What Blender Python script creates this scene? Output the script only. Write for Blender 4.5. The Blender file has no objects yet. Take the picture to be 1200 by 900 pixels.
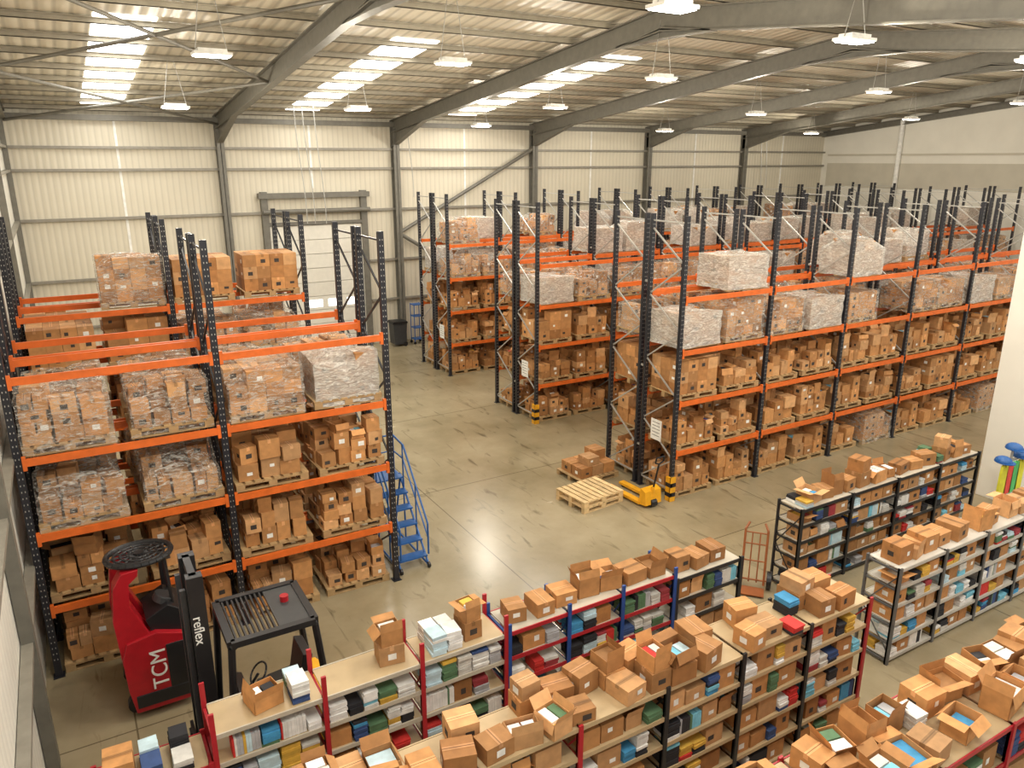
import bpy, math, random
from mathutils import Vector, Matrix
R = random.Random(11)
scene = bpy.context.scene
try:
    scene.view_settings.view_transform = 'Standard'
    scene.view_settings.look = 'None'
except Exception as e:
    print(e)

# ------------------------------------------------------------------ materials
def new_mat(name):
    m = bpy.data.materials.new(name); m.use_nodes = True
    nt = m.node_tree
    return m, nt, nt.nodes['Principled BSDF']

def plain(name, col, rough=0.5, metal=0.0, noise=0.12, nscale=6.0, emit=None, estr=0):
    m, nt, b = new_mat(name)
    b.inputs['Roughness'].default_value = rough
    b.inputs['Metallic'].default_value = metal
    tc = nt.nodes.new('ShaderNodeTexCoord')
    n = nt.nodes.new('ShaderNodeTexNoise'); n.inputs['Scale'].default_value = nscale
    n.inputs['Detail'].default_value = 4
    nt.links.new(tc.outputs['Object'], n.inputs['Vector'])
    r = nt.nodes.new('ShaderNodeValToRGB')
    r.color_ramp.elements[0].position = 0.3; r.color_ramp.elements[1].position = 0.7
    r.color_ramp.elements[0].color = tuple(c*(1-noise) for c in col)+(1,)
    r.color_ramp.elements[1].color = tuple(min(1, c*(1+noise)) for c in col)+(1,)
    nt.links.new(n.outputs['Fac'], r.inputs['Fac'])
    nt.links.new(r.outputs['Color'], b.inputs['Base Color'])
    return m

def attr_mat(name, rough=0.75, nscale=9, amt=0.14):
    m, nt, b = new_mat(name)
    b.inputs['Roughness'].default_value = rough
    a = nt.nodes.new('ShaderNodeAttribute'); a.attribute_name = 'Col'
    tc = nt.nodes.new('ShaderNodeTexCoord')
    n = nt.nodes.new('ShaderNodeTexNoise'); n.inputs['Scale'].default_value = nscale
    n.inputs['Detail'].default_value = 3
    nt.links.new(tc.outputs['Object'], n.inputs['Vector'])
    mr = nt.nodes.new('ShaderNodeMapRange')
    mr.inputs['From Min'].default_value = 0.3; mr.inputs['From Max'].default_value = 0.7
    mr.inputs['To Min'].default_value = 1-amt; mr.inputs['To Max'].default_value = 1+amt
    nt.links.new(n.outputs['Fac'], mr.inputs['Value'])
    mx = nt.nodes.new('ShaderNodeVectorMath'); mx.operation = 'SCALE'
    nt.links.new(a.outputs['Color'], mx.inputs[0]); nt.links.new(mr.outputs['Result'], mx.inputs['Scale'])
    nt.links.new(mx.outputs['Vector'], b.inputs['Base Color'])
    return m

M_COL = attr_mat('cardboard_and_print')
M_PAINT = attr_mat('painted_parts', rough=0.4, nscale=4, amt=0.08)

def wrap_mat(name, lo, hi, col):
    m, nt, b = new_mat(name)
    b.inputs['Base Color'].default_value = col+(1,)
    b.inputs['Roughness'].default_value = 0.16
    tr = nt.nodes.new('ShaderNodeBsdfTransparent')
    mix = nt.nodes.new('ShaderNodeMixShader')
    tc = nt.nodes.new('ShaderNodeTexCoord')
    mp = nt.nodes.new('ShaderNodeMapping'); mp.inputs['Scale'].default_value = (1.0, 1.0, 3.5)
    mp.inputs['Rotation'].default_value = (0.45, 0.35, 0)
    n = nt.nodes.new('ShaderNodeTexNoise'); n.inputs['Scale'].default_value = 7.0; n.inputs['Detail'].default_value = 5
    n.inputs['Distortion'].default_value = 1.4
    nt.links.new(tc.outputs['Object'], mp.inputs['Vector']); nt.links.new(mp.outputs['Vector'], n.inputs['Vector'])
    mr = nt.nodes.new('ShaderNodeMapRange')
    mr.inputs['From Min'].default_value = 0.43; mr.inputs['From Max'].default_value = 0.7
    mr.inputs['To Min'].default_value = lo; mr.inputs['To Max'].default_value = hi
    nt.links.new(n.outputs['Fac'], mr.inputs['Value'])
    bp = nt.nodes.new('ShaderNodeBump'); bp.inputs['Strength'].default_value = 0.8; bp.inputs['Distance'].default_value = 0.05
    nt.links.new(n.outputs['Fac'], bp.inputs['Height']); nt.links.new(bp.outputs['Normal'], b.inputs['Normal'])
    out = nt.nodes['Material Output']
    nt.links.new(mr.outputs['Result'], mix.inputs['Fac'])
    nt.links.new(tr.outputs[0], mix.inputs[1]); nt.links.new(b.outputs[0], mix.inputs[2])
    nt.links.new(mix.outputs[0], out.inputs['Surface'])
    return m
M_WRAP = wrap_mat('stretch_wrap', 0.06, 0.62, (0.74, 0.71, 0.64))
M_WRAP2 = wrap_mat('stretch_wrap_thick', 0.42, 0.85, (0.76, 0.74, 0.68))

def ribbed(name, col, axis, scale, strength=0.5, rough=0.5, dark=0.82):
    m, nt, b = new_mat(name)
    b.inputs['Roughness'].default_value = rough
    tc = nt.nodes.new('ShaderNodeTexCoord')
    w = nt.nodes.new('ShaderNodeTexWave'); w.bands_direction = axis; w.inputs['Scale'].default_value = scale
    w.inputs['Distortion'].default_value = 0
    nt.links.new(tc.outputs['Object'], w.inputs['Vector'])
    n = nt.nodes.new('ShaderNodeTexNoise'); n.inputs['Scale'].default_value = 0.6; n.inputs['Detail'].default_value = 5
    nt.links.new(tc.outputs['Object'], n.inputs['Vector'])
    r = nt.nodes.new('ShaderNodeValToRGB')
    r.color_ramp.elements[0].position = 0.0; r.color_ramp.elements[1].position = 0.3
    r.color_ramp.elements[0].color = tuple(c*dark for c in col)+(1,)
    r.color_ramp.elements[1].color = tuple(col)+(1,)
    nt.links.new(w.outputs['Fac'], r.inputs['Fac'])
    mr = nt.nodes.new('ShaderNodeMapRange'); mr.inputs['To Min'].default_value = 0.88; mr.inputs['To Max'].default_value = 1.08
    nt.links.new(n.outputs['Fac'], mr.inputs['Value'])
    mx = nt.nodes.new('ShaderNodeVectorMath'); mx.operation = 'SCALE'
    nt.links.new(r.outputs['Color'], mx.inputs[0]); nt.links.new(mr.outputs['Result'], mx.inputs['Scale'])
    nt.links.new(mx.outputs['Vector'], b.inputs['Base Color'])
    bp = nt.nodes.new('ShaderNodeBump'); bp.inputs['Strength'].default_value = strength; bp.inputs['Distance'].default_value = 0.04
    nt.links.new(w.outputs['Fac'], bp.inputs['Height']); nt.links.new(bp.outputs['Normal'], b.inputs['Normal'])
    return m
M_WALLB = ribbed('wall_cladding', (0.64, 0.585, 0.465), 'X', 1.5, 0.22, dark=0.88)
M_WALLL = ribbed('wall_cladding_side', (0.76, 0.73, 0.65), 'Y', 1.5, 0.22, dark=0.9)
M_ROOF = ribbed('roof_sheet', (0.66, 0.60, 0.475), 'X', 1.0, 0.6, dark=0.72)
M_STEEL = plain('grey_steel', (0.15, 0.14, 0.115), 0.5, 0.0)
M_PURLIN = plain('galvanised_purlin', (0.27, 0.24, 0.18), 0.45, 0.1)
M_RAIL = plain('wall_rail', (0.25, 0.23, 0.19), 0.45, 0.1)
M_ORANGE = plain('orange_beam', (0.68, 0.135, 0.018), 0.45)
M_NAVY = plain('upright_dark', (0.013, 0.014, 0.02), 0.4)
M_GALV = plain('galvanised', (0.42, 0.41, 0.38), 0.4, 0.3)
M_RED = plain('truck_red', (0.40, 0.010, 0.018), 0.3)
M_BLACK = plain('black_plastic', (0.012, 0.012, 0.014), 0.4)
M_DGREY = plain('dark_grey_metal', (0.05, 0.052, 0.055), 0.4, 0.2)
M_BLUE = plain('blue_paint', (0.015, 0.10, 0.33), 0.4)
M_YEL = plain('yellow_paint', (0.8, 0.38, 0.015), 0.4)
M_WHITE = plain('white_paint', (0.8, 0.79, 0.75), 0.5)
M_PLAST = plain('white_wall_render', (0.78, 0.75, 0.67), 0.7, noise=0.04, nscale=1)

def floor_mat():
    m, nt, b = new_mat('polished_concrete')
    tc = nt.nodes.new('ShaderNodeTexCoord')
    n = nt.nodes.new('ShaderNodeTexNoise'); n.inputs['Scale'].default_value = 0.35; n.inputs['Detail'].default_value = 8; n.inputs['Roughness'].default_value = 0.62
    nt.links.new(tc.outputs['Object'], n.inputs['Vector'])
    r = nt.nodes.new('ShaderNodeValToRGB')
    r.color_ramp.elements[0].position = 0.3; r.color_ramp.elements[1].position = 0.72
    r.color_ramp.elements[0].color = (0.225, 0.178, 0.10, 1); r.color_ramp.elements[1].color = (0.40, 0.335, 0.215, 1)
    nt.links.new(n.outputs['Fac'], r.inputs['Fac'])
    mp = nt.nodes.new('ShaderNodeMapping'); mp.inputs['Scale'].default_value = (2.2, 0.5, 1); mp.inputs['Rotation'].default_value = (0, 0, 0.5)
    n2 = nt.nodes.new('ShaderNodeTexNoise'); n2.inputs['Scale'].default_value = 1.6; n2.inputs['Detail'].default_value = 5; n2.inputs['Distortion'].default_value = 1.2
    nt.links.new(tc.outputs['Object'], mp.inputs['Vector']); nt.links.new(mp.outputs['Vector'], n2.inputs['Vector'])
    r2 = nt.nodes.new('ShaderNodeValToRGB')
    r2.color_ramp.elements[0].position = 0.60; r2.color_ramp.elements[1].position = 0.74
    r2.color_ramp.elements[0].color = (1, 1, 1, 1); r2.color_ramp.elements[1].color = (0.5, 0.48, 0.46, 1)
    nt.links.new(n2.outputs['Fac'], r2.inputs['Fac'])
    mx = nt.nodes.new('ShaderNodeMix'); mx.data_type = 'RGBA'; mx.blend_type = 'MULTIPLY'; mx.inputs['Factor'].default_value = 1
    nt.links.new(r.outputs['Color'], mx.inputs[6]); nt.links.new(r2.outputs['Color'], mx.inputs[7])
    br = nt.nodes.new('ShaderNodeTexBrick'); br.offset = 0
    br.inputs['Scale'].default_value = 1.0; br.inputs['Brick Width'].default_value = 6.75; br.inputs['Row Height'].default_value = 5.2
    br.inputs['Mortar Size'].default_value = 0.014; br.inputs['Mortar Smooth'].default_value = 0.3
    br.inputs['Color1'].default_value = (1, 1, 1, 1); br.inputs['Color2'].default_value = (0.95, 0.95, 0.95, 1); br.inputs['Mortar'].default_value = (0.45, 0.43, 0.4, 1)
    nt.links.new(tc.outputs['Object'], br.inputs['Vector'])
    mx2 = nt.nodes.new('ShaderNodeMix'); mx2.data_type = 'RGBA'; mx2.blend_type = 'MULTIPLY'; mx2.inputs['Factor'].default_value = 1
    nt.links.new(mx.outputs[2], mx2.inputs[6]); nt.links.new(br.outputs['Color'], mx2.inputs[7])
    nt.links.new(mx2.outputs[2], b.inputs['Base Color'])
    mr = nt.nodes.new('ShaderNodeMapRange'); mr.inputs['To Min'].default_value = 0.10; mr.inputs['To Max'].default_value = 0.36
    nt.links.new(n.outputs['Fac'], mr.inputs['Value']); nt.links.new(mr.outputs['Result'], b.inputs['Roughness'])
    return m
M_FLOOR = floor_mat()

def emit_mat(name, col, s):
    m = bpy.data.materials.new(name); m.use_nodes = True
    nt = m.node_tree; nt.nodes.clear()
    e = nt.nodes.new('ShaderNodeEmission'); e.inputs[0].default_value = tuple(col)+(1,); e.inputs[1].default_value = s
    o = nt.nodes.new('ShaderNodeOutputMaterial'); nt.links.new(e.outputs[0], o.inputs[0])
    return m
M_SKYL = emit_mat('translucent_rooflight', (1.0, 0.98, 0.93), 10.0)
M_LED = emit_mat('led_panel', (1.0, 0.97, 0.88), 22.0)
M_DAY = emit_mat('daylight_glazing', (1.0, 1.0, 1.0), 3.0)

# ------------------------------------------------------------------ mesh builder
class MB:
    def __init__(s, mats):
        s.v = []; s.f = []; s.c = []; s.m = []; s.mats = mats
    def quad(s, pts, col=(1, 1, 1), mi=0):
        n = len(s.v); s.v += [tuple(p) for p in pts]; s.f.append(tuple(range(n, n+len(pts)))); s.c.append(col); s.m.append(mi)
    def box(s, c, d, rz=0, col=(1, 1, 1), mi=0):
        hx, hy, hz = d[0]/2, d[1]/2, d[2]/2
        n = len(s.v)
        pts = [(-hx,-hy,-hz),(hx,-hy,-hz),(hx,hy,-hz),(-hx,hy,-hz),(-hx,-hy,hz),(hx,-hy,hz),(hx,hy,hz),(-hx,hy,hz)]
        co, si = math.cos(rz), math.sin(rz)
        for p in pts:
            s.v.append((c[0]+p[0]*co-p[1]*si, c[1]+p[0]*si+p[1]*co, c[2]+p[2]))
        for f in ((0,3,2,1),(4,5,6,7),(0,1,5,4),(1,2,6,5),(2,3,7,6),(3,0,4,7)):
            s.f.append(tuple(n+i for i in f)); s.c.append(col); s.m.append(mi)
    def bb(s, x0, x1, y0, y1, z0, z1, col=(1,1,1), mi=0):
        s.box(((x0+x1)/2, (y0+y1)/2, (z0+z1)/2), (x1-x0, y1-y0, z1-z0), 0, col, mi)
    def strut(s, p0, p1, w, d, col=(1,1,1), mi=0, up=(0,0,1)):
        p0 = Vector(p0); p1 = Vector(p1); t = (p1-p0).normalized(); u = Vector(up)
        if abs(t.dot(u)) > 0.98: u = Vector((0, 1, 0))
        a = t.cross(u).normalized()*w/2; b = a.cross(t).normalized()*d/2
        n = len(s.v)
        for p in (p0, p1):
            for q in (p-a-b, p+a-b, p+a+b, p-a+b): s.v.append(tuple(q))
        for f in ((0,3,2,1),(4,5,6,7),(0,1,5,4),(1,2,6,5),(2,3,7,6),(3,0,4,7)):
            s.f.append(tuple(n+i for i in f)); s.c.append(col); s.m.append(mi)
    def tube(s, p0, p1, r, n=10, col=(1,1,1), mi=0, r1=None):
        p0 = Vector(p0); p1 = Vector(p1); t = (p1-p0).normalized(); u = Vector((0,0,1))
        if abs(t.z) > 0.95: u = Vector((1,0,0))
        a = t.cross(u).normalized(); b = t.cross(a).normalized(); k = len(s.v)
        r1 = r if r1 is None else r1
        for p, rr in ((p0, r), (p1, r1)):
            for i in range(n):
                an = 2*math.pi*i/n; s.v.append(tuple(p+a*math.cos(an)*rr+b*math.sin(an)*rr))
        for i in range(n):
            j = (i+1) % n; s.f.append((k+i, k+j, k+n+j, k+n+i)); s.c.append(col); s.m.append(mi)
        s.f.append(tuple(k+i for i in range(n))[::-1]); s.c.append(col); s.m.append(mi)
        s.f.append(tuple(k+n+i for i in range(n))); s.c.append(col); s.m.append(mi)
    def path(s, pts, r, n=8, col=(1,1,1), mi=0):
        for a, b in zip(pts[:-1], pts[1:]): s.tube(a, b, r, n, col, mi)
    def prism(s, prof, axis, a0, a1, col=(1,1,1), mi=0):
        def P(p, a):
            return {'x': (a, p[0], p[1]), 'y': (p[0], a, p[1]), 'z': (p[0], p[1], a)}[axis]
        k = len(s.v); n = len(prof)
        for a in (a0, a1):
            for p in prof: s.v.append(P(p, a))
        for i in range(n):
            j = (i+1) % n; s.f.append((k+i, k+j, k+n+j, k+n+i)); s.c.append(col); s.m.append(mi)
        s.f.append(tuple(k+i for i in range(n))[::-1]); s.c.append(col); s.m.append(mi)
        s.f.append(tuple(k+n+i for i in range(n))); s.c.append(col); s.m.append(mi)
    def mesh(s, name):
        me = bpy.data.meshes.new(name); me.from_pydata(s.v, [], s.f)
        for m in s.mats: me.materials.append(m)
        me.polygons.foreach_set('material_index', s.m)
        at = me.color_attributes.new('Col', 'FLOAT_COLOR', 'CORNER')
        buf = []
        for f, c in zip(s.f, s.c):
            buf += [c[0], c[1], c[2], 1.0]*len(f)
        at.data.foreach_set('color', buf)
        me.update(); return me
    def obj(s, name, parent=None, bevel=0, loc=None):
        me = s.mesh(name); o = bpy.data.objects.new(name, me); scene.collection.objects.link(o)
        if parent: o.parent = parent
        if loc: o.location = loc
        if bevel:
            b = o.modifiers.new('bevel', 'BEVEL'); b.width = bevel; b.segments = 2; b.limit_method = 'ANGLE'
        return o

def empty(name, loc=(0, 0, 0)):
    e = bpy.data.objects.new(name, None); e.location = loc; e.empty_display_size = 0.3
    scene.collection.objects.link(e); return e

# ------------------------------------------------------------------ room
XL, XR, YB, YF = -1.1, 39.5, 31.1, -1.9
YR = 14.6
def zr(y): return 11.15-0.106*abs(y-YR)

mb = MB([M_FLOOR]); mb.bb(XL-0.3, XR+0.3, YF-8, YB+0.3, -0.2, 0); mb.obj('floor')
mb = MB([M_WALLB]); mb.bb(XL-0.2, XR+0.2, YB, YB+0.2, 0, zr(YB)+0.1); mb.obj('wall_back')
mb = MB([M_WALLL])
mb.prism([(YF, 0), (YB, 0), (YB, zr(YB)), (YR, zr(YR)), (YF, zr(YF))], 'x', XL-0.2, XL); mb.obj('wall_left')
mb = MB([M_PLAST])
mb.prism([(YF, 0), (YB, 0), (YB, zr(YB)), (YR, zr(YR)), (YF, zr(YF))], 'x', XR, XR+0.2); mb.obj('wall_right')
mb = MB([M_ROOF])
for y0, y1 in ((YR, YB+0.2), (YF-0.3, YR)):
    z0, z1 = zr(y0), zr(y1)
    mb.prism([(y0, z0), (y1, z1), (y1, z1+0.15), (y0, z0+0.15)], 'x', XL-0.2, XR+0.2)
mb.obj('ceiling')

k = 0
for i in range(6):
    xc = 1.95+6.7*i
    for (ya, yb) in ((19.4, 30.2), (0.0, 9.5)):  # second span: glowing strips on the front slope, added to light the scene
        if ya > 10 and i > 2: continue
        mb = MB([M_SKYL])
        w = 0.62
        za, zb = zr(ya)-0.02, zr(yb)-0.02
        mb.quad([(xc-w, ya, za), (xc+w, ya, za), (xc+w, yb, zb), (xc-w, yb, zb)])
        k += 1
        mb.obj('window_%d' % k)

colx = [5.7, 12.6, 19.35, 26.1, 32.8]
fr = MB([M_STEEL])
def ibeam_y(x, y0, z0, y1, z1, depth, w=0.22, tf=0.03, d1=None):
    d1 = depth if d1 is None else d1
    fr.prism([(y0, z0), (y1, z1), (y1, z1-tf), (y0, z0-tf)], 'x', x-w/2, x+w/2)
    fr.prism([(y0, z0-depth+tf), (y1, z1-d1+tf), (y1, z1-d1), (y0, z0-depth)], 'x', x-w/2, x+w/2)
    fr.prism([(y0, z0-tf), (y1, z1-tf), (y1, z1-d1+tf), (y0, z0-depth+tf)], 'x', x-0.012, x+0.012)
PD = 0.14
for x in colx:
    for sgn, yw in ((1, YB), (-1, YF)):
        yc = yw - sgn*0.05
        def Z(y): return zr(y)-PD-0.02
        ibeam_y(x, YR, Z(YR), yc, Z(yc), 0.5)
        yh = yw - sgn*3.2
        ibeam_y(x, yh, Z(yh)-0.45, yc, Z(yc)-0.45, 0.05, d1=0.6)
        ibeam_y(x, YR, Z(YR)-0.4, YR+sgn*1.6, Z(YR+sgn*1.6)-0.48, 0.25, d1=0.03)
        ye = yw - sgn*0.36
        fr.bb(x-0.13, x+0.13, min(yw-sgn*0.02, yw-sgn*0.05), max(yw-sgn*0.02, yw-sgn*0.05), 0, Z(yw))
        fr.bb(x-0.13, x+0.13, min(ye, ye+0.03), max(ye, ye+0.03), 0, Z(yw)-0.3)
        fr.bb(x-0.012, x+0.012, min(ye, yw-sgn*0.02), max(ye, yw-sgn*0.02), 0, Z(yw)-0.3)
for x in (XL+0.15, XR-0.15):
    for yw in (YB, YF):
        ibeam_y(x, YR, zr(YR)-PD-0.02, yw, zr(yw)-PD-0.02, 0.3)
for y in (10.2, 16.0, 23.5, 30.9, 3.5):
    fr.bb(XL+0.01, XL+0.16, y-0.1, y+0.1, 0, zr(y)-0.4)
xa, xb = XL+0.2, 5.7
for ya, yb in ((YR, 23), (23, 30.8)):
    fr.tube((xa, ya, zr(ya)-0.5), (xb, yb, zr(yb)-0.5), 0.045, 8)
    fr.tube((xb, ya, zr(ya)-0.5), (xa, yb, zr(yb)-0.5), 0.045, 8)
fr.bb(XL, XR, YB-0.28, YB-0.06, zr(YB)-0.42, zr(YB)-0.24)
fr.tube((12.6, YB-0.25, 4.7), (19.35, YB-0.25, 8.2), 0.08, 8)
fr.tube((12.6, YB-0.25, 4.7), (19.35, YB-0.25, 0.6), 0.08, 8)
fr.obj('trim_1')

pl = MB([M_PURLIN])
for sgn, yw in ((1, YB), (-1, YF)):
    n = 10
    for i in range(n+1):
        y = YR+sgn*(0.35+i*1.58)
        z = zr(y)-0.01
        pl.bb(XL, XR, y-0.012, y+0.012, z-PD, z)
        pl.bb(XL, XR, y-0.012, y+0.06, z-PD, z-PD+0.015)
        pl.bb(XL, XR, y-0.07, y+0.0, z-0.03, z-0.012)
pl.obj('trim_2')
wr = MB([M_RAIL])
for z in (1.9, 3.6, 5.7, 7.35, 8.1):
    if z < 5.3:
        wr.bb(XL, 7.0, YB-0.16, YB-0.01, z-0.04, z+0.04); wr.bb(11.3, XR, YB-0.16, YB-0.01, z-0.04, z+0.04)
    else:
        wr.bb(XL, XR, YB-0.16, YB-0.01, z-0.045, z+0.045)
    wr.bb(XL+0.01, XL+0.14, YF, YB, z-0.04, z+0.04)
wr.obj('trim_3')
ws = MB([M_WHITE])
for x in (2.3, 9.1, 15.9, 22.7, 29.4, 36): ws.bb(x-0.04, x+0.04, YB-0.03, YB, 6.6 if x == 9.1 else 0, zr(YB)-0.3)
ws.obj('trim_4')
rw = MB([plain('wall_band', (0.56, 0.52, 0.43), 0.7, noise=0.05, nscale=1.5), M_WHITE])
rw.bb(XR-0.04, XR, YF, YB-0.4, 6.2, 7.5)
rw.bb(XR-0.08, XR, YF, YB-0.4, 7.9, 8.0)
rw.tube((XR-0.15, 26.2, 5.0), (XR-0.15, 26.2, 9.7), 0.12, 12, mi=1)
rw.obj('trim_5')

dr = MB([M_WHITE, M_STEEL, M_DAY, plain('door_panel', (0.72, 0.69, 0.61), 0.45, noise=0.04)])
for i in range(9):
    dr.bb(7.25, 11.0, YB-0.12, YB-0.04, i*0.575+0.01, (i+1)*0.575-0.01, mi=3)
dr.bb(7.0, 7.25, YB-0.22, YB-0.02, 0, 6.5, mi=1); dr.bb(11.0, 11.25, YB-0.22, YB-0.02, 0, 6.5, mi=1)
dr.bb(6.9, 11.35, YB-0.32, YB-0.1, 6.25, 6.45, mi=1)
dr.bb(7.25, 11.0, YB-0.2, YB-0.05, 5.2, 5.32, mi=1)
dr.tube((7.0, YB-0.4, 5.75), (11.3, YB-0.4, 5.75), 0.09, 10, mi=1)
for x in (8.6, 9.4, 10.2): dr.bb(x, x+0.55, YB-0.135, YB-0.115, 1.85, 2.15, mi=2)
dr.obj('door_1')

# ------------------------------------------------------------------ lamps
def lamp(x, y, z):
    e = empty('high_bay_light', (x, y, z))
    m = MB([M_WHITE, M_LED, M_GALV])
    m.bb(-0.33, 0.33, -0.2, 0.2, 0.0, 0.05); m.bb(-0.25, 0.25, -0.14, 0.14, 0.05, 0.11)
    m.bb(-0.30, 0.30, -0.17, 0.17, -0.02, 0.0, mi=1)
    top = zr(y)-z-PD
    for sx in (-0.28, 0.28): m.tube((sx, 0, 0.05), (sx*0.25, 0, top), 0.008, 5, mi=2)
    m.obj('housing', e)
    L = bpy.data.lights.new('led', 'POINT'); L.shadow_soft_size = 0.12; L.energy = 320; L.color = (1, 0.92, 0.77)
    lo = bpy.data.objects.new('led', L); lo.parent = e; lo.location = (0, 0, -0.17); scene.collection.objects.link(lo)
for p in [(8.0, 9.1, 9.75), (2.9, 15.6, 9.5), (7.4, 14.9, 9.55), (12.3, 9.3, 9.65), (12.7, 14.7, 9.5), (13.6, 20.5, 9.2), (7.6, 21.2, 9.0),
          (3.2, 22.8, 9.0), (14.0, 26, 8.87), (20.9, 14.8, 9.55), (22.2, 20.5, 9.25), (31.3, 20.5, 9.3), (32, 26, 8.9), (22.8, 26, 8.85),
          (17.5, 9, 9.6), (3, 9, 9.6), (24, 9, 9.6), (3, 3, 9.2), (10, 3, 9.2), (17, 3, 9.2), (28.5, 14.8, 9.5)]:
    lamp(*p)

cb = MB([M_GALV])
for x, y in ((8.0, 29.0), (8.3, 29.0), (8.6, 28.6), (12.9, 30.3), (33.5, 30.4), (33.9, 30.4)):
    z1 = zr(y)-0.1; zb = 5.4 if x < 12 else 6.2
    pts = [(x+0.25*math.sin(t*2.2)*t, y, z1-(z1-zb)*t) for t in [i/8 for i in range(9)]]
    cb.path(pts, 0.018, 5)
cb.obj('hanging_cables')

# ------------------------------------------------------------------ cartons
def cbcol():
    f = R.uniform(0.72, 1.22); t = R.random()
    base = (0.47, 0.225, 0.078) if t < 0.6 else ((0.55, 0.30, 0.13) if t < 0.85 else (0.36, 0.16, 0.05))
    return tuple(c*f for c in base)
def rot(px, py, cx, cy, a):
    co, si = math.cos(a), math.sin(a); return (cx+px*co-py*si, cy+px*si+py*co)
def carton(mb, cx, cy, z, l, w, h, a=0, col=None, lab=0.45):
    col = col or cbcol()
    mb.box((cx, cy, z+h/2), (l, w, h), a, col)
    tc = tuple(min(1, c*1.3+0.04) for c in col) if R.random() < 0.7 else tuple(c*0.65 for c in col)
    e = 0.003; t = 0.026
    def q(pts, c): mb.quad([rot(p[0], p[1], cx, cy, a)+(z+p[2],) for p in pts], c)
    q([(-l/2, -t, h+e), (l/2, -t, h+e), (l/2, t, h+e), (-l/2, t, h+e)], tc)
    dk = tuple(c*0.4 for c in col)
    q([(-l/2, -0.004, h+e*1.4), (l/2, -0.004, h+e*1.4), (l/2, 0.004, h+e*1.4), (-l/2, 0.004, h+e*1.4)], dk)
    for sx in (-1, 1):
        q([(sx*(l/2+e), -t*sx, h*0.78), (sx*(l/2+e), t*sx, h*0.78), (sx*(l/2+e), t*sx, h), (sx*(l/2+e), -t*sx, h)], tc)
    for sy in (-1, 1):
        if R.random() < lab:
            wq = R.uniform(0.06, 0.11); hq = R.uniform(0.05, 0.085); ox = R.uniform(-l/5, l/5); oz = R.uniform(0.35, 0.65)*h
            c = (0.8, 0.79, 0.75) if R.random() < 0.4 else (0.045, 0.035, 0.03)
            q([((ox-wq/2)*-sy, sy*(w/2+e), oz-hq/2), ((ox+wq/2)*-sy, sy*(w/2+e), oz-hq/2), ((ox+wq/2)*-sy, sy*(w/2+e), oz+hq/2), ((ox-wq/2)*-sy, sy*(w/2+e), oz+hq/2)], c)
    for sx in (-1, 1):
        if R.random() < lab:
            wq = 0.1; hq = 0.08; oz = h*0.45; c = (0.8, 0.79, 0.75) if R.random() < 0.4 else (0.045, 0.035, 0.03)
            q([(sx*(l/2+e), -sx*wq/2, oz-hq/2), (sx*(l/2+e), sx*wq/2, oz-hq/2), (sx*(l/2+e), sx*wq/2, oz+hq/2), (sx*(l/2+e), -sx*wq/2, oz+hq/2)], c)

PAL = [(0.85, 0.84, 0.82), (0.82, 0.80, 0.76), (0.78, 0.77, 0.74), (0.06, 0.30, 0.56), (0.2, 0.55, 0.72), (0.02, 0.02, 0.025), (0.02, 0.02, 0.025), (0.03, 0.03, 0.035), (0.60, 0.03, 0.025), (0.7, 0.42, 0.06), (0.1, 0.2, 0.1), (0.45, 0.45, 0.47), (0.65, 0.63, 0.58), (0.35, 0.04, 0.05), (0.04, 0.08, 0.22), (0.83, 0.82, 0.8), (0.55, 0.72, 0.8)]
def open_carton(mb, cx, cy, z, l, w, h, a=0, col=None, fill=True):
    col = col or tuple(c*1.1 for c in cbcol())
    ins = tuple(c*0.9 for c in col)
    def P(x, y, zz): return rot(x, y, cx, cy, a)+(z+zz,)
    t = 0.006
    for (x0, x1, y0, y1) in ((-l/2, l/2, -w/2, -w/2+t), (-l/2, l/2, w/2-t, w/2), (-l/2, -l/2+t, -w/2, w/2), (l/2-t, l/2, -w/2, w/2)):
        mx, my = rot((x0+x1)/2, (y0+y1)/2, cx, cy, a)
        mb.box((mx, my, z+h/2), (x1-x0, y1-y0, h), a, col)
    fz = h*R.uniform(0.35, 0.8) if fill else 0.01
    cc = R.choice(PAL) if fill and R.random() < 0.5 else tuple(c*0.8 for c in ins)
    mb.box((cx, cy, z+fz/2), (l-0.03, w-0.03, fz), a, cc)
    if fill and R.random() < 0.6:
        for sx in (-1, 1):
            px, py = rot(sx*l*0.22, R.uniform(-0.02, 0.02), cx, cy, a)
            mb.box((px, py, z+fz+0.02), (l*0.38, w*0.7, 0.04), a, R.choice(PAL))
    fl = w/2*0.85
    for sy in (-1, 1):
        if R.random() < 0.15: continue
        an = R.choice([R.uniform(-1.4, -0.6), R.uniform(-0.3, 0.6), R.uniform(0.9, 1.9)]); dy = math.cos(an)*fl; dz = math.sin(an)*fl
        mb.quad([P(-l/2, sy*w/2, h), P(l/2, sy*w/2, h), P(l/2, sy*(w/2+dy), h+dz), P(-l/2, sy*(w/2+dy), h+dz)], tuple(c*1.08 for c in col))
    fl2 = min(l, w)/2*0.85
    for sx in (-1, 1):
        if R.random() < 0.15: continue
        an = R.choice([R.uniform(-1.4, -0.6), R.uniform(-0.2, 0.7), R.uniform(0.9, 1.9)]); dx = math.cos(an)*fl2; dz = math.sin(an)*fl2
        mb.quad([P(sx*l/2, -w/2, h), P(sx*l/2, w/2, h), P(sx*(l/2+dx), w/2, h+dz), P(sx*(l/2+dx), -w/2, h+dz)], tuple(c*1.05 for c in col))

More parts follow.
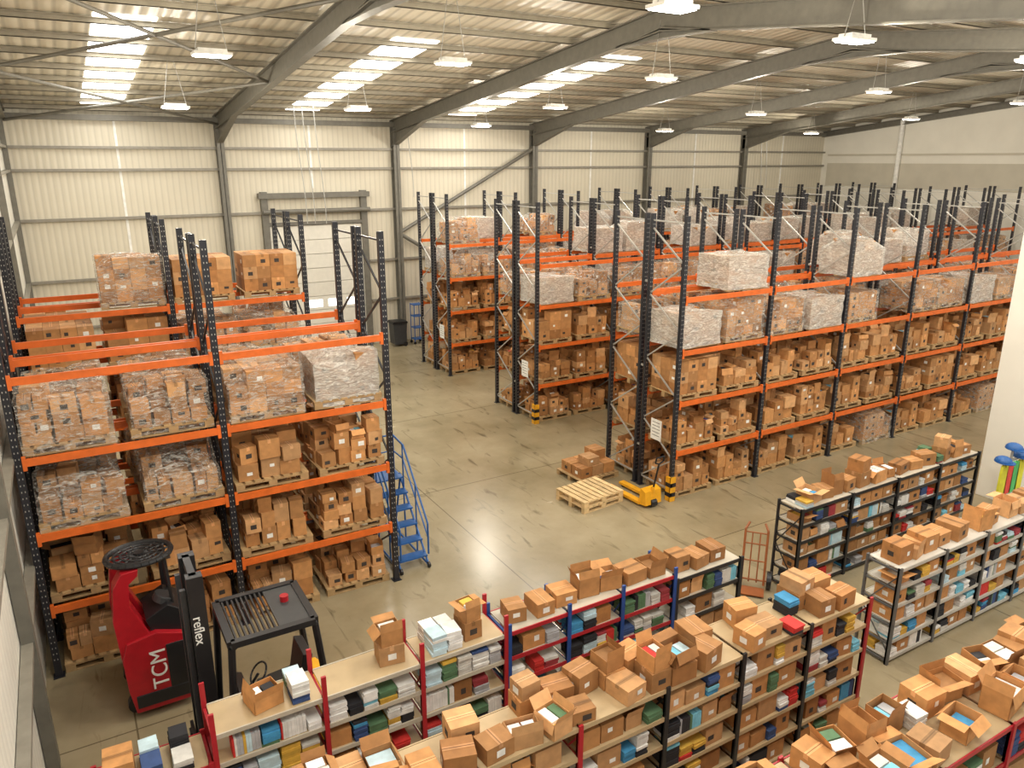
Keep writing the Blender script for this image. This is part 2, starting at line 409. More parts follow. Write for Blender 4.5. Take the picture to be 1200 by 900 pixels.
def pallet_geo(mb, cx=0, cy=0, z=0, col=(0.40, 0.26, 0.12)):
    for y in (-0.45, 0, 0.45):
        mb.bb(cx-0.6, cx+0.6, cy+y-0.05, cy+y+0.05, z, z+0.02, col)
        for x in (-0.53, 0, 0.53): mb.bb(cx+x-0.07, cx+x+0.07, cy+y-0.05, cy+y+0.05, z+0.02, z+0.1, col)
        mb.bb(cx-0.6, cx+0.6, cy+y-0.05, cy+y+0.05, z+0.1, z+0.12, tuple(c*0.9 for c in col))
    for i in range(8):
        x = -0.55+i*1.1/7
        f = R.uniform(0.85, 1.2)
        mb.bb(cx+x-0.055, cx+x+0.055, cy-0.5, cy+0.5, z+0.12, z+0.142, tuple(c*f for c in col))

def make_load(H, wrap, tidy):
    mb = MB([M_COL, M_WRAP if wrap == 1 else M_WRAP2])
    pallet_geo(mb)
    z0 = 0.143
    nx, ny = R.choice([(3, 3), (4, 3), (3, 2), (4, 3)] if not tidy else [(3, 3), (4, 3)])
    sc = 1.0 if tidy else R.uniform(0.9, 1.0)
    cw, cd = 1.16*sc/nx, 0.96*sc/ny
    hb = R.uniform(0.2, 0.3)
    topmax = 0
    dens = {}
    for i in range(nx):
        for j in range(ny):
            x = (-0.5*nx+i+0.5)*cw; y = (-0.5*ny+j+0.5)*cd
            h = hb if tidy else R.choice([0.17, 0.21, 0.25, 0.29, 0.34])
            HH = H if tidy else H*R.uniform(0.5, 1.08)
            n = max(1, int(round(HH/h-0.2)))
            if tidy and R.random() < 0.15: n = max(1, n-1)
            z = z0
            for k in range(n):
                s = R.uniform(0.8, 0.98) if not tidy else 0.985
                a = R.gauss(0, 0.08) if not tidy else R.gauss(0, 0.012)
                jx = R.gauss(0, 0.014) if not tidy else 0; jy = R.gauss(0, 0.014) if not tidy else 0
                if not tidy and R.random() < 0.2 and cw > 0.33:
                    for q in (-0.25, 0.25): carton(mb, x+q*cw, y, z, cd*0.92, cw*0.46, h, math.pi/2+R.gauss(0, 0.03), None)
                elif R.random() < 0.5: carton(mb, x+jx, y+jy, z, cw*s, cd*s, h*0.99, a)
                else: carton(mb, x+jx, y+jy, z, cd*s, cw*s, h*0.99, a+math.pi/2)
                z += h
            if not tidy and not wrap and R.random() < 0.2 and z < z0+0.62:
                open_carton(mb, x, y, z, cw*0.85, cd*0.8, 0.16, R.uniform(-0.3, 0.3)); z += 0.16
            dens[(i, j)] = z
            topmax = max(topmax, z)
    if wrap:
        N = 32; rings = 8
        base = len(mb.v)
        def corner_top(px, py):
            i = min(nx-1, max(0, int((px/cw)+nx/2))); j = min(ny-1, max(0, int((py/cd)+ny/2)))
            return dens[(i, j)]
        per = []
        for i in range(N):
            t = i/N*4; side = int(t); f = t-side
            hx, hy = 0.595*sc+0.01, 0.50*sc+0.01
            if side == 0: p = (-hx+2*hx*f, -hy)
            elif side == 1: p = (hx, -hy+2*hy*f)
            elif side == 2: p = (hx-2*hx*f, hy)
            else: p = (-hx, hy-2*hy*f)
            per.append((p, corner_top(p[0]*0.95, p[1]*0.95)+R.uniform(0.0, 0.06)))
        for r_ in range(rings+1):
            for i in range(N):
                p, zt = per[i]
                zt = (zt+per[(i+1) % N][1]+per[i-1][1])/3
                zz = 0.03+(zt-0.03)*r_/rings
                g = 1+R.uniform(-0.004, 0.03)+(0.06*R.random() if r_ == 0 else 0)
                mb.v.append((p[0]*g, p[1]*g, zz+R.uniform(-0.01, 0.01)))
        for r_ in range(rings):
            for i in range(N):
                j = (i+1) % N
                mb.f.append((base+r_*N+i, base+r_*N+j, base+(r_+1)*N+j, base+(r_+1)*N+i)); mb.c.append((1,1,1)); mb.m.append(1)
        b2 = len(mb.v)
        inn = 0.72 if (wrap == 1 and R.random() < 0.4) else 0.5
        for i in range(N):
            p = mb.v[base+rings*N+i]; mb.v.append((p[0]*inn, p[1]*inn, topmax+R.uniform(0.0, 0.05)))
        for i in range(N):
            j = (i+1) % N
            mb.f.append((base+rings*N+i, base+rings*N+j, b2+j, b2+i)); mb.c.append((1,1,1)); mb.m.append(1)
        if inn < 0.6:
            mb.f.append(tuple(b2+i for i in range(N))); mb.c.append((1,1,1)); mb.m.append(1)
    return mb.mesh('pallet_load')

L_loose = [make_load(R.uniform(0.6, 0.82), 0, False) for _ in range(18)]
L_tidy = [make_load(R.uniform(0.62, 0.8), 0, True) for _ in range(4)]
L_wrap = [make_load(R.uniform(0.5, 0.75), 1, R.random() < 0.3) for _ in range(10)]
L_wrapT = [make_load(R.uniform(0.7, 0.85), 1, True) for _ in range(4)]
L_wrapW = [make_load(R.uniform(0.55, 0.85), 2, R.random() < 0.5) for _ in range(6)]

# ------------------------------------------------------------------ pallet racks
LV = [1.2, 2.4, 3.6, 4.8]
def rack(x0, nb, segs, H=6.55, bay=2.8, loadf=None, endguard=False, levels=LV, brace=1):
    e = empty('pallet_rack')
    up = MB([M_NAVY, M_GALV, M_YEL])
    bm = MB([M_ORANGE])
    for i in range(nb+1):
        x = x0+i*bay
        for (ya, yb) in segs:
            for y in (ya, yb):
                up.bb(x-0.05, x+0.05, y-0.04, y+0.04, 0, H)
                up.bb(x-0.08, x+0.08, y-0.08, y+0.08, 0, 0.012)
                z = 0.3
                while z < H-0.1:
                    for dx in (-0.022, 0.022):
                        up.quad([(x+dx-0.006, y-0.0415, z), (x+dx+0.006, y-0.0415, z), (x+dx+0.006, y-0.0415, z+0.025), (x+dx-0.006, y-0.0415, z+0.025)], mi=1)
                    z += 0.1
            z = 0.25; flip = False
            while z+0.75 < H:
                p, q = ((ya, yb) if flip else (yb, ya))
                up.strut((x, p, z), (x, q, z+0.75), 0.03, 0.03, mi=brace); z += 0.75; flip = not flip
            up.strut((x, ya, 0.25), (x, yb, 0.25), 0.03, 0.03, mi=brace); up.strut((x, ya, H-0.15), (x, yb, H-0.15), 0.03, 0.03, mi=brace)
        if len(segs) == 2:
            for z in (1.0, 3.0, 5.0): up.bb(x-0.02, x+0.02, segs[0][1], segs[1][0], z, z+0.05, mi=1)
    if endguard:
        y = segs[0][0]
        up.bb(x0-0.1, x0-0.055, y-0.08, y+0.08, 0.0, 0.6, mi=2); up.bb(x0-0.1, x0+0.06, y-0.09, y-0.055, 0, 0.6, mi=2)
        for z in (0.12, 0.36):
            up.bb(x0-0.103, x0-0.05, y-0.094, y+0.083, z, z+0.1, mi=0); up.bb(x0-0.1, x0+0.063, y-0.094, y-0.05, z, z+0.1, mi=0)
    for (ya, yb) in segs:
        for i in range(nb):
            xa = x0+i*bay+0.05; xb = x0+(i+1)*bay-0.05
            for z in levels:
                for y in (ya, yb):
                    yy = y-0.03 if y == ya else y+0.03
                    bm.bb(xa, xb, yy-0.025, yy+0.025, z-0.11, z)
                    for xe, s in ((xa, 1), (xb, -1)): bm.bb(min(xe, xe+0.05*s), max(xe, xe+0.05*s), yy-0.03, yy+0.03, z-0.17, z+0.04)
    up.obj('uprights', e); bm.obj('beams', e)
    for si, (ya, yb) in enumerate(segs):
        for i in range(nb):
            for li, z in enumerate([0]+list(levels)):
                for k in (0, 1):
                    me = loadf(si, i, li, k)
                    if me is None: continue
                    o = bpy.data.objects.new('pallet_load', me); scene.collection.objects.link(o); o.parent = e
                    o.location = (x0+i*bay+(0.71 if k == 0 else 2.09)+R.uniform(-0.04, 0.04), (ya+yb)/2+R.uniform(-0.06, 0.03), z+0.001)
                    o.rotation_euler = (0, 0, (math.pi if R.random() < 0.5 else 0)+R.gauss(0, 0.02))
    return e

def loads_left1(si, i, li, k):
    if li == 4: return None
    if li == 3:
        if i == 1 and k == 1 and si == 0: return L_wrapW[0]
        return R.choice(L_wrap) if not (si == 1 and R.random() < 0.2) else None
    if li == 2: return R.choice(L_wrap if i == 0 else L_loose)
    return R.choice(L_loose)
def loads_left2(si, i, li, k):
    if li == 4:
        return R.choice(L_tidy[:2]+L_wrapT) if si == 0 and (i, k) in ((0, 1), (1, 0), (1, 1)) else None
    if li >= 3: return R.choice(L_wrap+L_tidy)
    return R.choice(L_loose)
def loads_right(si, i, li, k):
    if li == 4:
        return R.choice(L_wrapW+L_wrapW+L_wrap[:5]) if R.random() < (0.28 if si == 0 else 0.42) else None
    if li == 3: return R.choice(L_wrap+L_wrapW+L_wrapT) if R.random() < 0.9 else None
    if li == 0: return R.choice(L_loose+L_wrap[:2])
    return R.choice(L_loose+L_tidy[:2])

rack(-0.92, 2, [(12.3, 13.4), (13.6, 14.7)], loadf=loads_left1, brace=0)
rack(-0.92, 2, [(17.1, 18.2), (18.4, 19.5)], loadf=loads_left2, brace=0)
rack(11.6, 6, [(12.35, 13.45), (13.65, 14.75)], loadf=loads_right, endguard=True)
rack(11.8, 9, [(18.6, 19.7), (19.9, 21.0)], loadf=loads_right, endguard=True)
rack(11.9, 9, [(24.7, 25.8), (26.0, 27.1)], loadf=loads_right)

for (x, y, z) in ((11.54, 12.9, 1.6), (11.74, 19.15, 1.6), (11.84, 25.2, 1.6)):
    m = MB([M_WHITE, M_BLACK]); m.bb(x-0.012, x-0.002, y-0.18, y+0.18, z-0.25, z+0.25)
    for j in range(5): m.bb(x-0.014, x-0.012, y-0.13, y+0.13, z+0.17-j*0.08, z+0.182-j*0.08, mi=1)
    m.obj('rack_sign')

# ------------------------------------------------------------------ shelving
RED = (0.42, 0.02, 0.03); BLU = (0.02, 0.07, 0.28); BLK = (0.02, 0.02, 0.022); WBD = (0.50, 0.37, 0.21); GBD = (0.52, 0.47, 0.38)
def book_stack(mb, x, y, z, w, d, H):
    zz = z; c = R.choice(PAL)
    while True:
        t = R.uniform(0.025, 0.055)
        if zz+t > z+H: break
        if R.random() < 0.2: c = R.choice(PAL)
        f = R.uniform(0.8, 1.05)
        mb.box((x+R.uniform(-.006, .006), y+R.uniform(-.01, .01), zz+t/2), (w, d, t*0.9), R.gauss(0, 0.03), tuple(q*f for q in c))
        zz += t
def fill(mb, x0, x1, yf, dep, z, clear, pb):
    x = x0
    while x < x1-0.14:
        if R.random() < 0.04: x += R.uniform(0.08, 0.2); continue
        if R.random() < pb:
            w = R.uniform(0.15, 0.24)
            if x+w > x1: break
            if R.random() < 0.1:
                hh = min(clear*0.9, R.uniform(0.2, 0.26)); xx = x; c = R.choice(PAL)
                while xx < min(x+w*1.6, x1-0.03):
                    t = R.uniform(0.02, 0.04)
                    if R.random() < 0.3: c = R.choice(PAL)
                    mb.box((xx+t/2, yf+0.11, z+hh/2), (t*0.93, 0.18, hh*R.uniform(0.93, 1)), 0, c); xx += t
                x = xx+0.01
            else:
                book_stack(mb, x+w/2, yf+0.125, z, w*0.95, 0.24, clear*R.uniform(0.45, 0.97))
                if dep > 0.45 and R.random() < 0.7: book_stack(mb, x+w/2, yf+0.39, z, w*0.95, 0.23, clear*R.uniform(0.5, 0.92))
                x += w+0.008
        else:
            w = R.uniform(0.24, 0.36); h = min(clear*0.9, R.uniform(0.18, 0.3)); d = min(dep-0.06, R.uniform(0.3, 0.42))
            if x+w > x1: break
            if R.random() < 0.25: open_carton(mb, x+w/2, yf+0.03+d/2, z, w*0.8, d*0.85, h*0.65)
            else: carton(mb, x+w/2, yf+0.03+d/2, z, w*0.96, d, h, R.gauss(0, 0.03), lab=0.7)
            x += w+0.01

def shelving(xs, y0, y1, H, nsh, cols, board, pb, double=False, topfill=0.8, topopen=0.5, lip=None, toplift=0.0, topsize=1.0, pile=0.2, topbooks=0.08):
    e = empty('storage_shelving')
    fm = MB([M_PAINT]); ct = MB([M_COL])
    zs = [0.1+(H-0.1)*i/(nsh-1) for i in range(nsh)]
    for i, x in enumerate(xs):
        c = cols[min(i, len(cols)-1)]
        for y in (y0, y1):
            fm.bb(x-0.027, x+0.027, y-0.025 if y == y0 else y-0.004, y+0.004 if y == y0 else y+0.025, 0, H+toplift+0.03, c)
            fm.bb(x-0.027, x-0.02, y0, y0+0.03, 0, H+0.03, c)
        for z in zs: fm.bb(x-0.015, x+0.015, y0, y1, z-0.06, z-0.03, c)
        fm.strut((x, y0, 0.2), (x, y1, H*0.5), 0.012, 0.02, c); fm.strut((x, y1, H*0.5), (x, y0, H-0.1), 0.012, 0.02, c)
    for i in range(len(xs)-1):
        xa, xb = xs[i]+0.022, xs[i+1]-0.022
        c = cols[min(i, len(cols)-1)] if lip is None else lip[i % len(lip)]
        for j, z in enumerate(zs):
            f = R.uniform(0.9, 1.08)
            fm.bb(xa, xb, y0+0.012, y1-0.012, z-0.018, z, tuple(q*f for q in board))
            for y in (y0, y1): fm.bb(xa, xb, y-0.008, y+0.008, z-0.05, z+0.004, c)
            if j < nsh-1:
                cl = zs[j+1]-z-0.06
                fill(ct, xa+0.02, xb-0.02, y0, (y1-y0)/2 if double else y1-y0, z+0.002, cl, pb)
                if double:
                    x = xa+0.05
                    while x < xb-0.35:
                        w = R.uniform(0.24, 0.34); carton(ct, x+w/2, y1-0.17, z+0.002, w*0.95, 0.28, cl*R.uniform(0.5, 0.88)); x += w+0.02
    z = zs[-1]+0.005
    rows = [y0+(y1-y0)*0.25, y0+(y1-y0)*0.75] if (y1-y0) > 0.6 else [(y0+y1)/2]
    for yy in rows:
        x = xs[0]+0.1
        while x < xs[-1]-0.35:
            if R.random() > topfill: x += R.uniform(0.2, 0.5); continue
            w = R.uniform(0.26, 0.40)*topsize; d = R.uniform(0.26, 0.36)*topsize; h = R.uniform(0.17, 0.3)*topsize
            r = R.random()
            a = R.gauss(0, 0.12)+(math.pi/2 if R.random() < 0.3 else 0)
            yj = yy+R.gauss(0, 0.02)
            if r < topopen: open_carton(ct, x+w/2, yj, z, w, d, h, a)
            elif r < topopen+topbooks:
                book_stack(ct, x+0.1, yj-0.1, z, 0.19, 0.25, R.uniform(0.15, 0.32)); w = 0.2
                if len(rows) == 1: book_stack(ct, x+0.1, yj+0.14, z, 0.18, 0.2, R.uniform(0.15, 0.3))
            else:
                carton(ct, x+w/2, yj, z, w, d, h, a, lab=0.7)
                if R.random() < pile: (open_carton if R.random() < 0.5 else carton)(ct, x+w/2, yj, z+h+0.003, w*0.9, d*0.9, h*0.8, a+0.1)
            x += w+R.uniform(0.0, 0.1)
    fm.obj('frame', e); ct.obj('books_and_cartons', e)
    return e

shelving([-0.45, 0.62], 7.25, 7.8, 1.62, 6, [RED], WBD, 0.9, topfill=0.95, topopen=0.1, topbooks=0.45)
shelving([0.67, 1.85, 3.03, 4.18], 7.25, 7.8, 1.95, 6, [RED], WBD, 0.92, topfill=0.6, topopen=0.12, toplift=0.25, lip=[GBD], topsize=0.9, topbooks=0.45)
shelving([4.23, 5.15, 6.05, 7.0], 7.25, 7.8, 1.95, 6, [BLU], GBD, 0.9, topfill=0.95, topopen=0.5, lip=[RED], topsize=0.95, toplift=0.1)
shelving([7.05, 8.35], 7.25, 7.8, 1.85, 6, [BLK], GBD, 0.6, topfill=0.98, topopen=0.25, topsize=0.95)
shelving([0.4, 1.6, 2.8, 4.0, 5.2, 6.4, 7.6, 8.8], 5.38, 6.04, 2.0, 6, [RED, RED, RED, RED, BLK, BLK, BLK, RED], WBD, 0.5, double=True, topfill=0.72, topopen=0.22, lip=[WBD], topsize=0.92)
shelving([4.2, 5.45, 6.7, 7.95, 9.2, 10.45, 11.7], 3.1, 4.0, 2.0, 5, [RED], WBD, 0.5, double=True, topfill=0.96, topopen=0.45, lip=[RED], topsize=0.95, pile=0.3)
shelving([10.8, 12.2, 13.6, 15.0, 16.4], 8.1, 8.62, 1.68, 6, [BLK], GBD, 0.45, topfill=0.97, topopen=0.4, topsize=1.0, pile=0.3)
shelving([10.4, 11.6, 12.8, 14.0, 15.2, 16.4], 5.95, 6.5, 1.68, 6, [(0.10, 0.10, 0.10)], (0.62, 0.59, 0.52), 0.6, topfill=0.85, topopen=0.4, topsize=1.0, pile=0.25, lip=[(0.5, 0.48, 0.43)])

# ------------------------------------------------------------------ white column, hats and vests
mb = MB([M_PLAST]); mb.bb(18.15, 19.05, 8.0, 8.9, 0, zr(8.5)-0.05); mb.obj('wall_pillar', bevel=0.01)
e = empty('hard_hat_stand', (16.95, 7.72, 0))
m = MB([M_GALV, M_BLUE, plain('vest_yellow', (0.75, 0.72, 0.05), 0.7), plain('vest_green', (0.1, 0.5, 0.15), 0.7), plain('vest_red', (0.75, 0.08, 0.06), 0.7)])
m.tube((0, 0, 0), (0, 0, 1.75), 0.025, 8); m.bb(-0.25, 0.25, -0.2, 0.2, 0, 0.03)
m.bb(-0.35, 0.35, -0.02, 0.02, 1.5, 1.54)
def dome(m, c, r, mi):
    N = 14; K = 6; base = len(m.v)
    for k in range(K+1):
        th = math.pi/2*k/K
        for i in range(N):
            an = 2*math.pi*i/N; m.v.append((c[0]+r*1.0*math.cos(an)*math.cos(th), c[1]+r*1.2*math.sin(an)*math.cos(th), c[2]+r*0.85*math.sin(th)))
    for k in range(K):
        for i in range(N):
            j = (i+1) % N; m.f.append((base+k*N+i, base+k*N+j, base+(k+1)*N+j, base+(k+1)*N+i)); m.c.append((1,1,1)); m.m.append(mi)
    m.prism([(c[0]+r*1.12*math.cos(t*math.pi/8), c[1]-0.03+r*1.4*math.sin(t*math.pi/8)) for t in range(16)], 'z', c[2]-0.01, c[2]+0.008, mi=mi)
for (x, z) in ((-0.3, 1.55), (0.05, 1.78), (0.36, 1.55)): dome(m, (x, 0, z), 0.15, 1)
for x, mi in ((-0.32, 2), (-0.1, 4), (0.12, 3), (0.33, 2)):
    m.prism([(x-0.1, 1.48), (x-0.04, 1.5), (x, 1.42), (x+0.04, 1.5), (x+0.1, 1.48), (x+0.12, 1.35), (x+0.13, 0.8), (x-0.13, 0.78), (x-0.12, 1.35)], 'y', -0.08, -0.03, mi=mi)
m.obj('stand_parts', e)

# ------------------------------------------------------------------ mobile steps (blue)
e = empty('mobile_warehouse_steps', (5.12, 12.4, 0))
m = MB([M_BLUE, M_BLACK])
n = 6; W = 0.29
for i in range(n):
    z = 0.25*(i+1); y = 0.05+0.22*i
    dp = 0.24 if i < n-1 else 0.5
    m.bb(-W, W, y, y+dp, z-0.03, z)
for s in (-W, W):
    m.tube((s, 0.0, 0.04), (s, 0.05+0.22*n, 0.25*n), 0.022, 8)
    m.tube((s, 1.75, 0.08), (s, 1.3, 1.5), 0.022, 8); m.tube((s, 0, 0.06), (s, 1.75, 0.08), 0.022, 8)
    m.tube((s, 1.15, 0.08), (s, 1.15, 1.45), 0.018, 8); m.tube((s, 0.55, 0.08), (s, 0.55, 0.72), 0.018, 8)
    m.path([(s, 0.0, 0.3), (s, 0.0, 0.95), (s, 1.1, 2.2), (s, 1.65, 2.25), (s, 1.65, 1.5)], 0.02, 8)
    m.path([(s, 0.0, 0.65), (s, 1.15, 1.9), (s, 1.65, 1.9)], 0.016, 8)
    m.tube((s, 1.15, 1.45), (s, 1.15, 2.2), 0.016, 8); m.tube((s, 0.55, 0.7), (s, 0.55, 1.58), 0.016, 8)
    for y in (0.0, 1.75): m.tube((s-0.02, y, 0.06), (s+0.02, y, 0.06), 0.06, 12, mi=1)
m.tube((-W, 1.65, 2.25), (W, 1.65, 2.25), 0.018, 8); m.tube((-W, 1.65, 1.9), (W, 1.65, 1.9), 0.014, 8); m.tube((-W, 1.75, 0.08), (W, 1.75, 0.08), 0.02, 8)
m.obj('steps_frame', e)

# ------------------------------------------------------------------ pallets and pallet truck on floor
m = MB([M_COL]); pallet_geo(m, col=(0.66, 0.47, 0.24)); pallet_geo(m, z=0.143, col=(0.66, 0.47, 0.24))
o = m.obj('wooden_pallet'); o.location = (9.95, 13.3, 0); o.rotation_euler = (0, 0, 0.1)
m = MB([M_COL]); pallet_geo(m)
for i in range(3):
    for j in range(2): carton(m, -0.35+i*0.36, -0.2+j*0.42, 0.143, 0.34, 0.38, 0.26)
carton(m, 0.3, 0.1, 0.405, 0.36, 0.4, 0.25); carton(m, -0.1, -0.15, 0.405, 0.36, 0.4, 0.2)
o = m.obj('cartons_on_pallet'); o.location = (10.8, 14.55, 0); o.rotation_euler = (0, 0, 0.05)
e = empty('pallet_truck', (10.98, 12.75, 0)); e.rotation_euler = (0, 0, -math.pi/2+0.05)
m = MB([M_YEL, M_BLACK])
for y in (-0.2, 0.2): m.bb(-0.85, 0.3, y-0.075, y+0.075, 0.06, 0.12); m.tube((-0.75, y-0.05, 0.04), (-0.75, y+0.05, 0.04), 0.04, 10, mi=1)
m.prism([(0.25, 0.05), (0.5, 0.08), (0.46, 0.4), (0.3, 0.45)], 'y', -0.24, 0.24)
m.tube((0.45, -0.08, 0.1), (0.45, 0.08, 0.1), 0.1, 14, mi=1); m.tube((0.43, 0, 0.15), (0.45, 0, 0.5), 0.05, 10)
m.tube((0.45, 0, 0.4), (0.6, 0, 1.1), 0.022, 8, mi=1)
m.path([(0.6, 0, 1.1), (0.61, -0.12, 1.15), (0.64, -0.12, 1.28), (0.64, 0.12, 1.28), (0.61, 0.12, 1.15), (0.6, 0, 1.1)], 0.018, 8, mi=1)
m.obj('truck_parts', e)

# sack truck
e = empty('sack_truck', (10.25, 8.6, 0)); e.rotation_euler = (0, 0, 0.7)
m = MB([plain('rust_orange', (0.30, 0.09, 0.025), 0.5), M_BLACK])
for y in (-0.2, 0.2): m.path([(0, y, 0.12), (0.1, y, 0.55), (0.26, y, 1.1), (0.36, y*0.7, 1.2)], 0.022, 8)
for y in (-0.07, 0.07): m.tube((0.02, y, 0.15), (0.25, y, 1.05), 0.012, 8)
for t, xx in ((0.2, 0.02), (0.55, 0.1), (0.85, 0.19), (1.05, 0.25)): m.tube((xx, -0.2, t), (xx, 0.2, t), 0.014, 8)
m.bb(-0.28, 0.02, -0.22, 0.22, 0.03, 0.05); m.tube((0.14, -0.26, 0.14), (0.14, 0.26, 0.14), 0.015, 8)
for y in (-0.29, 0.29): m.tube((0.14, y-0.04, 0.17), (0.14, y+0.04, 0.17), 0.17, 18, mi=1); m.tube((0.14, y-0.045, 0.17), (0.14, y+0.045, 0.17), 0.08, 12, mi=0)
m.obj('trolley_parts', e)

# ------------------------------------------------------------------ red reach truck
e = empty('reach_truck', (0.42, 11.12, 0))
m = MB([M_RED, M_BLACK, M_DGREY, M_WHITE])
m.prism([(-0.38, 0.12), (-0.44, 0.5), (-0.46, 1.0), (-0.38, 1.25), (0.0, 1.32), (0.36, 1.2), (0.42, 0.9), (0.42, 0.12)], 'y', -0.55, 0.35)
pr = [(-0.46, 0.9), (-0.5, 1.6), (-0.44, 2.1), (-0.32, 2.3), (-0.1, 2.32), (-0.12, 2.22), (-0.24, 2.12), (-0.27, 1.8), (-0.05, 1.25)]
m.prism(pr, 'y', -0.5, -0.24)
m.prism(pr, 'y', 0.1, 0.3)
m.bb(-0.36, 0.38, -0.57, -0.545, 0.2, 0.4, mi=1); m.bb(0.1, 0.4, -0.565, -0.545, 0.4, 1.1, mi=1)
m.prism([(-0.05, 1.3), (0.34, 1.2), (0.42, 1.5), (0.2, 1.65), (-0.1, 1.5)], 'y', -0.45, 0.2, mi=1)
m.tube((0.15, -0.2, 1.6), (0.2, -0.2, 1.7), 0.14, 16, mi=2)
for y in (-0.3, 0.5): m.tube((-0.34, y-0.07, 0.14), (-0.34, y+0.07, 0.14), 0.14, 18, mi=1); m.tube((0.36, y-0.07, 0.14), (0.36, y+0.07, 0.14), 0.14, 18, mi=1)
for x in (-0.34, 0.34): m.bb(x-0.08, x+0.08, 0.3, 0.95, 0.06, 0.22, mi=0)
for x in (-0.27, 0.27):
    m.bb(x-0.05, x+0.05, 0.55, 0.68, 0.06, 2.15, mi=1)
for z in (0.3, 1.2, 2.1): m.bb(-0.27, 0.27, 0.58, 0.64, z-0.04, z+0.04, mi=1)
for x in (-0.2, 0.2): m.bb(x-0.05, x+0.05, 0.68, 0.98, 0.08, 0.12, mi=2)
m.obj('body', e, bevel=0.03)
g = MB([M_BLACK, M_DGREY])
gc = Vector((-0.05, -0.1, 2.36)); N = 28
def ov(r, i): a = 2*math.pi*i/N; return (gc.x+0.42*r*math.cos(a), gc.y+0.36*r*math.sin(a), gc.z)
g.path([ov(1, i) for i in range(N+1)], 0.04, 8)
for r in (0.78, 0.56, 0.34): g.path([ov(r, i) for i in range(N+1)], 0.02, 6)
for i in range(0, N, 2): g.tube(ov(1, i), gc, 0.014, 6)
g.tube(gc-Vector((0, 0, .03)), gc+Vector((0, 0, .03)), 0.07, 14)
for x, y in ((0.3, 0.15), (0.3, -0.32)): g.tube((x, y, 1.1), (x-0.05, y*0.8, 2.36), 0.025, 8)
g.obj('overhead_guard', e)
def text(s, parent, loc, rot_, size, mat):
    c = bpy.data.curves.new('lettering', 'FONT'); c.body = s; c.size = size; c.extrude = 0.004; c.materials.append(mat)
    o = bpy.data.objects.new('lettering', c); scene.collection.objects.link(o); o.parent = parent; o.location = loc; o.rotation_euler = rot_
text('TCM', e, (0.08, -0.578, 0.45), (math.pi/2, -math.pi/2, 0), 0.3, M_WHITE)

# ------------------------------------------------------------------ black forklift with slatted guard, facing -x
e = empty('forklift_truck', (1.6, 8.9, 0))
m = MB([M_DGREY, M_BLACK, M_YEL, M_WHITE, M_RED])
m.prism([(-0.55, 0.2), (-0.5, 0.55), (-0.2, 0.6), (-0.1, 0.95), (0.45, 1.0), (0.72, 0.85), (0.8, 0.3), (0.75, 0.15)], 'y', -0.45, 0.45, mi=0)
m.prism([(0.45, 0.25), (0.82, 0.3), (0.85, 0.8), (0.7, 0.98), (0.45, 1.0)], 'y', -0.48, 0.48, mi=2)
m.prism([(0.0, 1.0), (0.42, 1.0), (0.5, 1.55), (0.38, 1.58), (0.3, 1.15), (0.0, 1.12)], 'y', -0.24, 0.24, mi=1)
m.prism([(-0.55, 0.5), (-0.38, 0.5), (-0.3, 1.2), (-0.42, 1.25)], 'y', -0.35, 0.35, mi=1)
m.tube((-0.3, 0, 1.15), (-0.15, 0, 1.35), 0.02, 8, mi=1)
N = 20
m.path([(-0.15+0.1*math.cos(2*math.pi*i/N), 0.17*math.sin(2*math.pi*i/N), 1.35+0.1*math.cos(2*math.pi*i/N)) for i in range(N+1)], 0.015, 6, mi=1)
for x, r in ((-0.42, 0.25), (0.55, 0.2)):
    for y in (-0.47, 0.47): m.tube((x, y-0.09, r), (x, y+0.09, r), r, 22, mi=1); m.tube((x, y-0.1, r), (x, y+0.1, r), r*0.5, 16, mi=3)
m.obj('body', e, bevel=0.015)
g = MB([M_BLACK, M_RED, M_DGREY])
for y in (-0.5, 0.5):
    g.path([(-0.6, y, 0.6), (-0.5, y, 2.15), (-0.42, y, 2.2)], 0.045, 8)
    g.path([(0.62, y, 0.9), (0.5, y, 2.15), (0.45, y, 2.2)], 0.045, 8)
    g.strut((-0.5, y, 2.2), (0.5, y, 2.2), 0.09, 0.08)
for x in (-0.5, 0.5): g.strut((x, -0.5, 2.2), (x, 0.5, 2.2), 0.09, 0.08)
for i in range(9):
    x = -0.43+i*0.058; g.strut((x, -0.5, 2.21), (x, 0.5, 2.21), 0.022, 0.045)
g.bb(0.08, 0.48, -0.48, 0.48, 2.19, 2.225, mi=2)
g.tube((0.28, 0.1, 2.22), (0.28, 0.1, 2.30), 0.055, 14, mi=1)
g.obj('overhead_guard', e)
k = MB([M_BLACK, M_DGREY, M_WHITE])
for y in (-0.28, 0.28):
    k.bb(-0.88, -0.70, y-0.07, y+0.07, 0.08, 3.1); k.bb(-0.95, -0.89, y-0.02+(-0.08 if y > 0 else 0.08), y+0.04+(-0.08 if y > 0 else 0.08), 0.1, 2.9, mi=1)
for z in (0.35, 1.4, 2.3, 3.05): k.bb(-0.84, -0.76, -0.28, 0.28, z-0.05, z+0.05)
k.tube((-0.75, 0, 0.2), (-0.75, 0, 2.5), 0.05, 10, mi=1); k.tube((-0.72, 0.12, 0.3), (-0.72, 0.12, 2.9), 0.015, 8)
for z in (0.2, 0.6): k.bb(-0.99, -0.95, -0.45, 0.45, z-0.05, z+0.05)
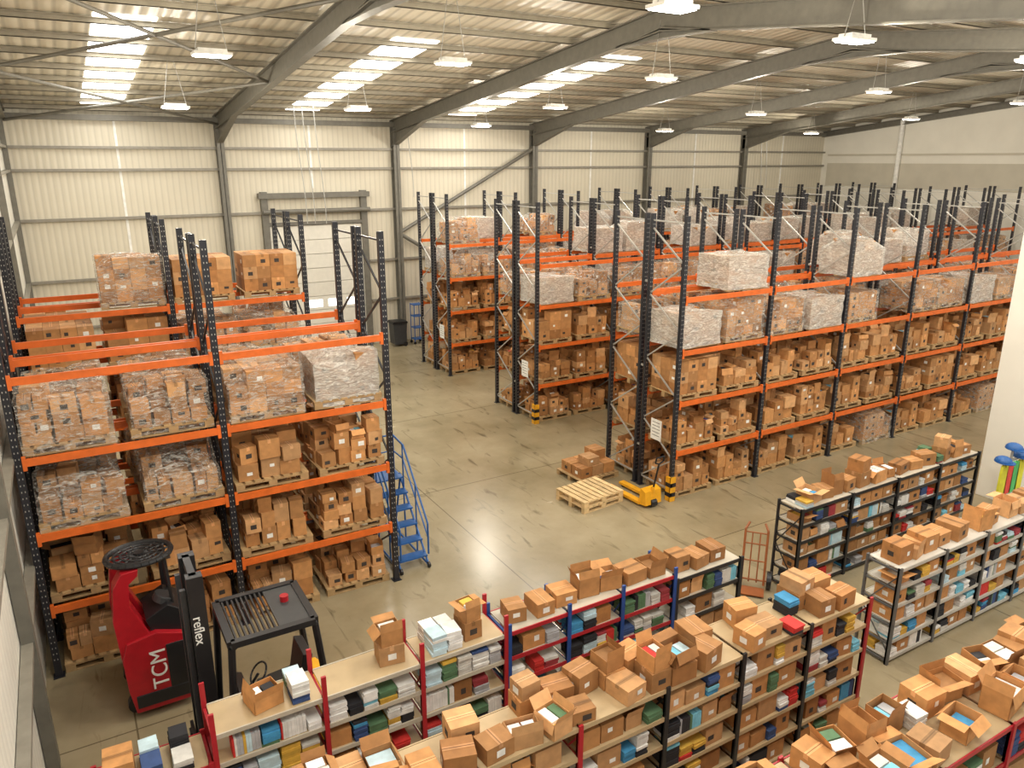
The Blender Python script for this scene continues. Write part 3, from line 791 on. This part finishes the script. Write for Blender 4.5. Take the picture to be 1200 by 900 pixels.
for y in (-0.25, 0.25): k.bb(-1.02, -0.99, y-0.06, y+0.06, 0.05, 0.65); k.bb(-1.95, -0.99, y-0.06, y+0.06, 0.05, 0.09)
k.obj('mast_and_forks', e)
text('reflex', e, (-0.86, -0.355, 2.6), (math.pi/2, math.pi/2, 0), 0.16, M_WHITE)

# items by the back wall
e = empty('wheelie_bin', (12.1, 30.2, 0))
m = MB([M_DGREY, M_BLACK]); m.prism([(-0.25, 0.1), (0.25, 0.1), (0.32, 1.0), (-0.3, 1.0)], 'y', -0.28, 0.28); m.prism([(-0.34, 1.0), (0.35, 1.0), (0.33, 1.08), (-0.3, 1.1)], 'y', -0.31, 0.31, mi=1)
for y in (-0.26, 0.26): m.tube((0.22, y-0.03, 0.1), (0.22, y+0.03, 0.1), 0.1, 14, mi=1)
m.obj('bin_body', e)
e = empty('tall_blue_trolley', (13.0, 30.2, 0))
m = MB([M_BLUE, M_BLACK])
for x in (-0.2, 0.2):
    for y in (-0.2, 0.2): m.tube((x, y, 0.1), (x, y, 1.75), 0.02, 8); m.tube((x, y-0.02, 0.06), (x, y+0.02, 0.06), 0.06, 10, mi=1)
for z in (0.2, 0.7, 1.2, 1.7): m.bb(-0.22, 0.22, -0.22, 0.22, z, z+0.03)
m.obj('trolley_parts', e)
m = MB([M_ORANGE])
for i in range(4): m.bb(13.6, 15.6, 30.0+i*0.13, 30.1+i*0.13, 0.0, 0.11); m.bb(13.65, 15.6, 30.02+i*0.13, 30.09+i*0.13, 0.11, 0.22)
m.obj('spare_beam_stack')

# ------------------------------------------------------------------ world, camera
w = bpy.data.worlds.new('world'); scene.world = w; w.use_nodes = True
bg = w.node_tree.nodes['Background']; bg.inputs[0].default_value = (1.0, 0.96, 0.88, 1); bg.inputs[1].default_value = 1.0

cam = bpy.data.cameras.new('camera'); cam.sensor_width = 36; cam.lens = 26.88; cam.clip_end = 200
co = bpy.data.objects.new('camera', cam); scene.collection.objects.link(co)
co.location = (0, 0, 7.7); co.rotation_euler = (math.radians(90-16.36), 0, math.radians(-30.5))
scene.camera = co
